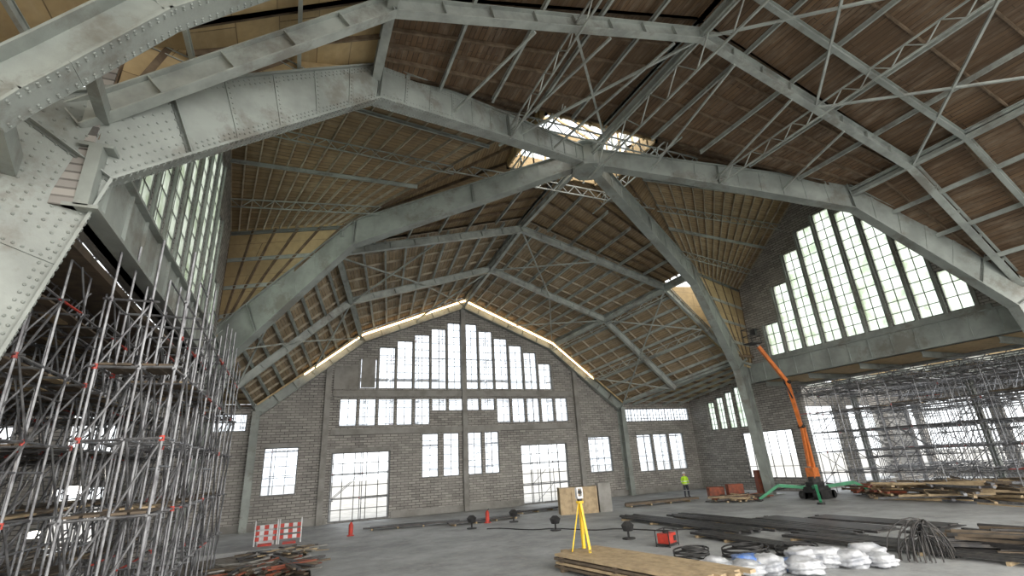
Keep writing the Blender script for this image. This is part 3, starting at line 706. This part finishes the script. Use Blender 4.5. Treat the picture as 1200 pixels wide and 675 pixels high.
mb=MB(); e=d+V((-.35,0,.2))
for z in(0,.55,1.1):
    for p,q in(((-.7,-.4),(.3,-.4)),((.3,-.4),(.3,.4)),((.3,.4),(-.7,.4)),((-.7,.4),(-.7,-.4))): mb.tube(e+V((*p,z)),e+V((*q,z)),.03,6)
for p in((-.7,-.4),(.3,-.4),(.3,.4),(-.7,.4)): mb.tube(e+V((*p,0)),e+V((*p,1.1)),.03,6)
mb.box(e+V((-.7,-.4,-.05)),e+V((.3,.4,0))); mb.box(e+V((.1,-.2,.7)),e+V((.32,.2,1.15)))
mb.make('work_basket','black',B)
# ---- person
def person(loc,rot,s=1.0):
    m,nt,b=nodes('workwear'); b.inputs['Roughness'].default_value=.8
    tc=nt.nodes.new('ShaderNodeTexCoord'); sp=nt.nodes.new('ShaderNodeSeparateXYZ'); nt.links.new(tc.outputs['Object'],sp.inputs[0])
    rp=nt.nodes.new('ShaderNodeValToRGB'); rp.color_ramp.interpolation='CONSTANT'; mm=nt.nodes.new('ShaderNodeMath'); mm.operation='MULTIPLY'; mm.inputs[1].default_value=.5
    nt.links.new(sp.outputs['Z'],mm.inputs[0]); nt.links.new(mm.outputs[0],rp.inputs[0])
    el=rp.color_ramp.elements; el[0].position=0; el[0].color=(.03,.025,.02,1); el[1].position=.055; el[1].color=(.03,.035,.05,1)
    for p_,c_ in((.25,(.5,.5,.5,1)),(.265,(.03,.035,.05,1)),(.46,(.45,.75,.04,1)),(.56,(.7,.7,.7,1)),(.59,(.45,.75,.04,1)),(.765,(.6,.4,.3,1))):
        x=el.new(p_); x.color=c_
    nt.links.new(rp.outputs[0],b.inputs['Base Color']); M['wear']=m
    m2=mat('skin_tone',(.6,.38,.28),(.5,.3,.22),5,.6); M['skin']=m2
    P=empty('construction_worker',loc); P.rotation_euler=(0,0,rot); P.scale=(s,s,s)
    def skin(name,vs,es,rs,mt,sub=2):
        me=bpy.data.meshes.new(name); me.from_pydata(vs,es,[]); me.update(); o=bpy.data.objects.new(name,me); bpy.context.scene.collection.objects.link(o); o.parent=P
        md=o.modifiers.new('skin','SKIN'); 
        for i,sv in enumerate(me.skin_vertices[0].data): sv.radius=rs[i] if isinstance(rs[i],tuple) else (rs[i],rs[i]); sv.use_root=(i==0)
        md.use_smooth_shade=True; o.modifiers.new('sub','SUBSURF').levels=sub; o.modifiers['sub'].render_levels=sub; me.materials.append(M[mt]); return o
    vs=[(0,0,.95),(0,0,1.12),(0,.0,1.3),(0,0,1.44),(0,0,1.52),(0,-.01,1.58),
        (-.1,0,.88),(-.13,-.03,.5),(-.14,.0,.1),(-.15,-.16,.05),(.1,0,.88),(.14,-.04,.5),(.17,.02,.1),(.19,-.14,.05),
        (-.2,0,1.42),(-.27,.03,1.15),(-.22,-.18,.98),(.2,0,1.42),(.27,.03,1.15),(.20,-.2,1.02)]
    es=[(0,1),(1,2),(2,3),(3,4),(4,5),(0,6),(6,7),(7,8),(8,9),(0,10),(10,11),(11,12),(12,13),(3,14),(14,15),(15,16),(3,17),(17,18),(18,19)]
    rs=[(.17,.13),(.16,.12),(.19,.13),(.14,.1),.065,.06,.11,.075,.055,.045,.11,.075,.055,.045,.075,.058,.04,.075,.058,.04]
    skin('body',vs,es,rs,'wear')
    skin('head',[(0,0,1.66),(0,-.01,1.60),(0,0,1.74)],[(0,1),(0,2)],[(.085,.1),(.06,.07),(.08,.09)],'skin')
    mb=MB(); mb.tube((0,-.12,1.66),(0,-.085,1.64),.012,6); 
    for x in(-.09,.09): mb.tube((x,0,1.63),(x,0,1.69),.02,6)
    mb.make('nose_and_ears','skin',P)
    mb=MB()
    for x in(-.033,.033): mb.tube((x,-.1,1.685),(x,-.09,1.685),.011,6)
    mb.box((-.025,-.1,1.612),(.025,-.085,1.618)); mb.make('eyes_and_mouth','black',P)
    mb=MB(); R=.125
    for i in range(5):
        a0=i*math.pi/10;a1=(i+1)*math.pi/10; mb.tube((0,0,1.72+R*math.sin(a0)),(0,0,1.72+R*math.sin(a1)),R*math.cos(a0),16,0,max(.005,R*math.cos(a1)))
    mb.tube((0,-.03,1.71),(0,-.03,1.725),.15,16); mb.make('helmet','white',P,smooth=False)
    for sx,w in((-1,V((-.22,-.18,.98))),(1,V((.20,-.2,1.02)))):
        vs=[w,w+V((0,-.07,-.02))];es=[(0,1)];rr=[(.035,.02),(.04,.018)]
        for k in range(4):
            o=(k-1.5)*.022; L=[.07,.08,.075,.055][k]; i=len(vs)
            vs+=[w+V((o,-.08,-.02)),w+V((o,-.08-L*.5,-.03)),w+V((o*1.05,-.08-L*.8,-.06))]; es+=[(1,i),(i,i+1),(i+1,i+2)]; rr+=[.01,.009,.008]
        i=len(vs); vs+=[w+V((-sx*.05,-.05,-.01)),w+V((-sx*.06,-.09,-.03))]; es+=[(1,i),(i,i+1)]; rr+=[.011,.009]
        skin('hand',[tuple(v) for v in vs],es,rr,'skin',1)
    mb=MB(); mb.box((-.18,-.42,.98),(.18,-.2,1.0)); mb.make('clipboard','white',P)
person((31.3,35.6,0),-.3,1.12)
# ---- world and camera
w=bpy.data.worlds.new('overcast_sky'); bpy.context.scene.world=w; w.use_nodes=True
nt=w.node_tree; bg=nt.nodes['Background']
tc=nt.nodes.new('ShaderNodeTexCoord'); sp=nt.nodes.new('ShaderNodeSeparateXYZ'); nt.links.new(tc.outputs['Generated'],sp.inputs[0])
mr=nt.nodes.new('ShaderNodeMapRange'); mr.interpolation_type='SMOOTHSTEP'; nt.links.new(sp.outputs['Y'],mr.inputs['Value'])
mr.inputs['From Min'].default_value=-.75; mr.inputs['From Max'].default_value=.35; mr.inputs['To Min'].default_value=4.2; mr.inputs['To Max'].default_value=1.8
nt.links.new(mr.outputs[0],bg.inputs[1])
mr2=nt.nodes.new('ShaderNodeMapRange'); nt.links.new(sp.outputs['Y'],mr2.inputs['Value']); mr2.inputs['From Min'].default_value=-.6; mr2.inputs['From Max'].default_value=.4
nt.links.new(mixrgb(nt,mr2.outputs[0],(1,.955,.89),(.93,.97,1)),bg.inputs[0])
cam=bpy.data.cameras.new('camera'); co=bpy.data.objects.new('camera',cam); bpy.context.scene.collection.objects.link(co)
cam.sensor_width=36; cam.lens=570/1200*36; cam.clip_end=500; cam.clip_start=.05
fw=V((.3875,.8595,.3357)).normalized(); rt=V((.9179,-.3920,-.0538)); rt=(rt-fw*rt.dot(fw)).normalized(); up=rt.cross(fw)
mx=Matrix((rt,up,-fw)).transposed().to_4x4(); mx.translation=V((0,0,H)); co.matrix_world=mx
sc=bpy.context.scene; sc.camera=co
sc.view_settings.view_transform='Standard'; sc.view_settings.exposure=.5
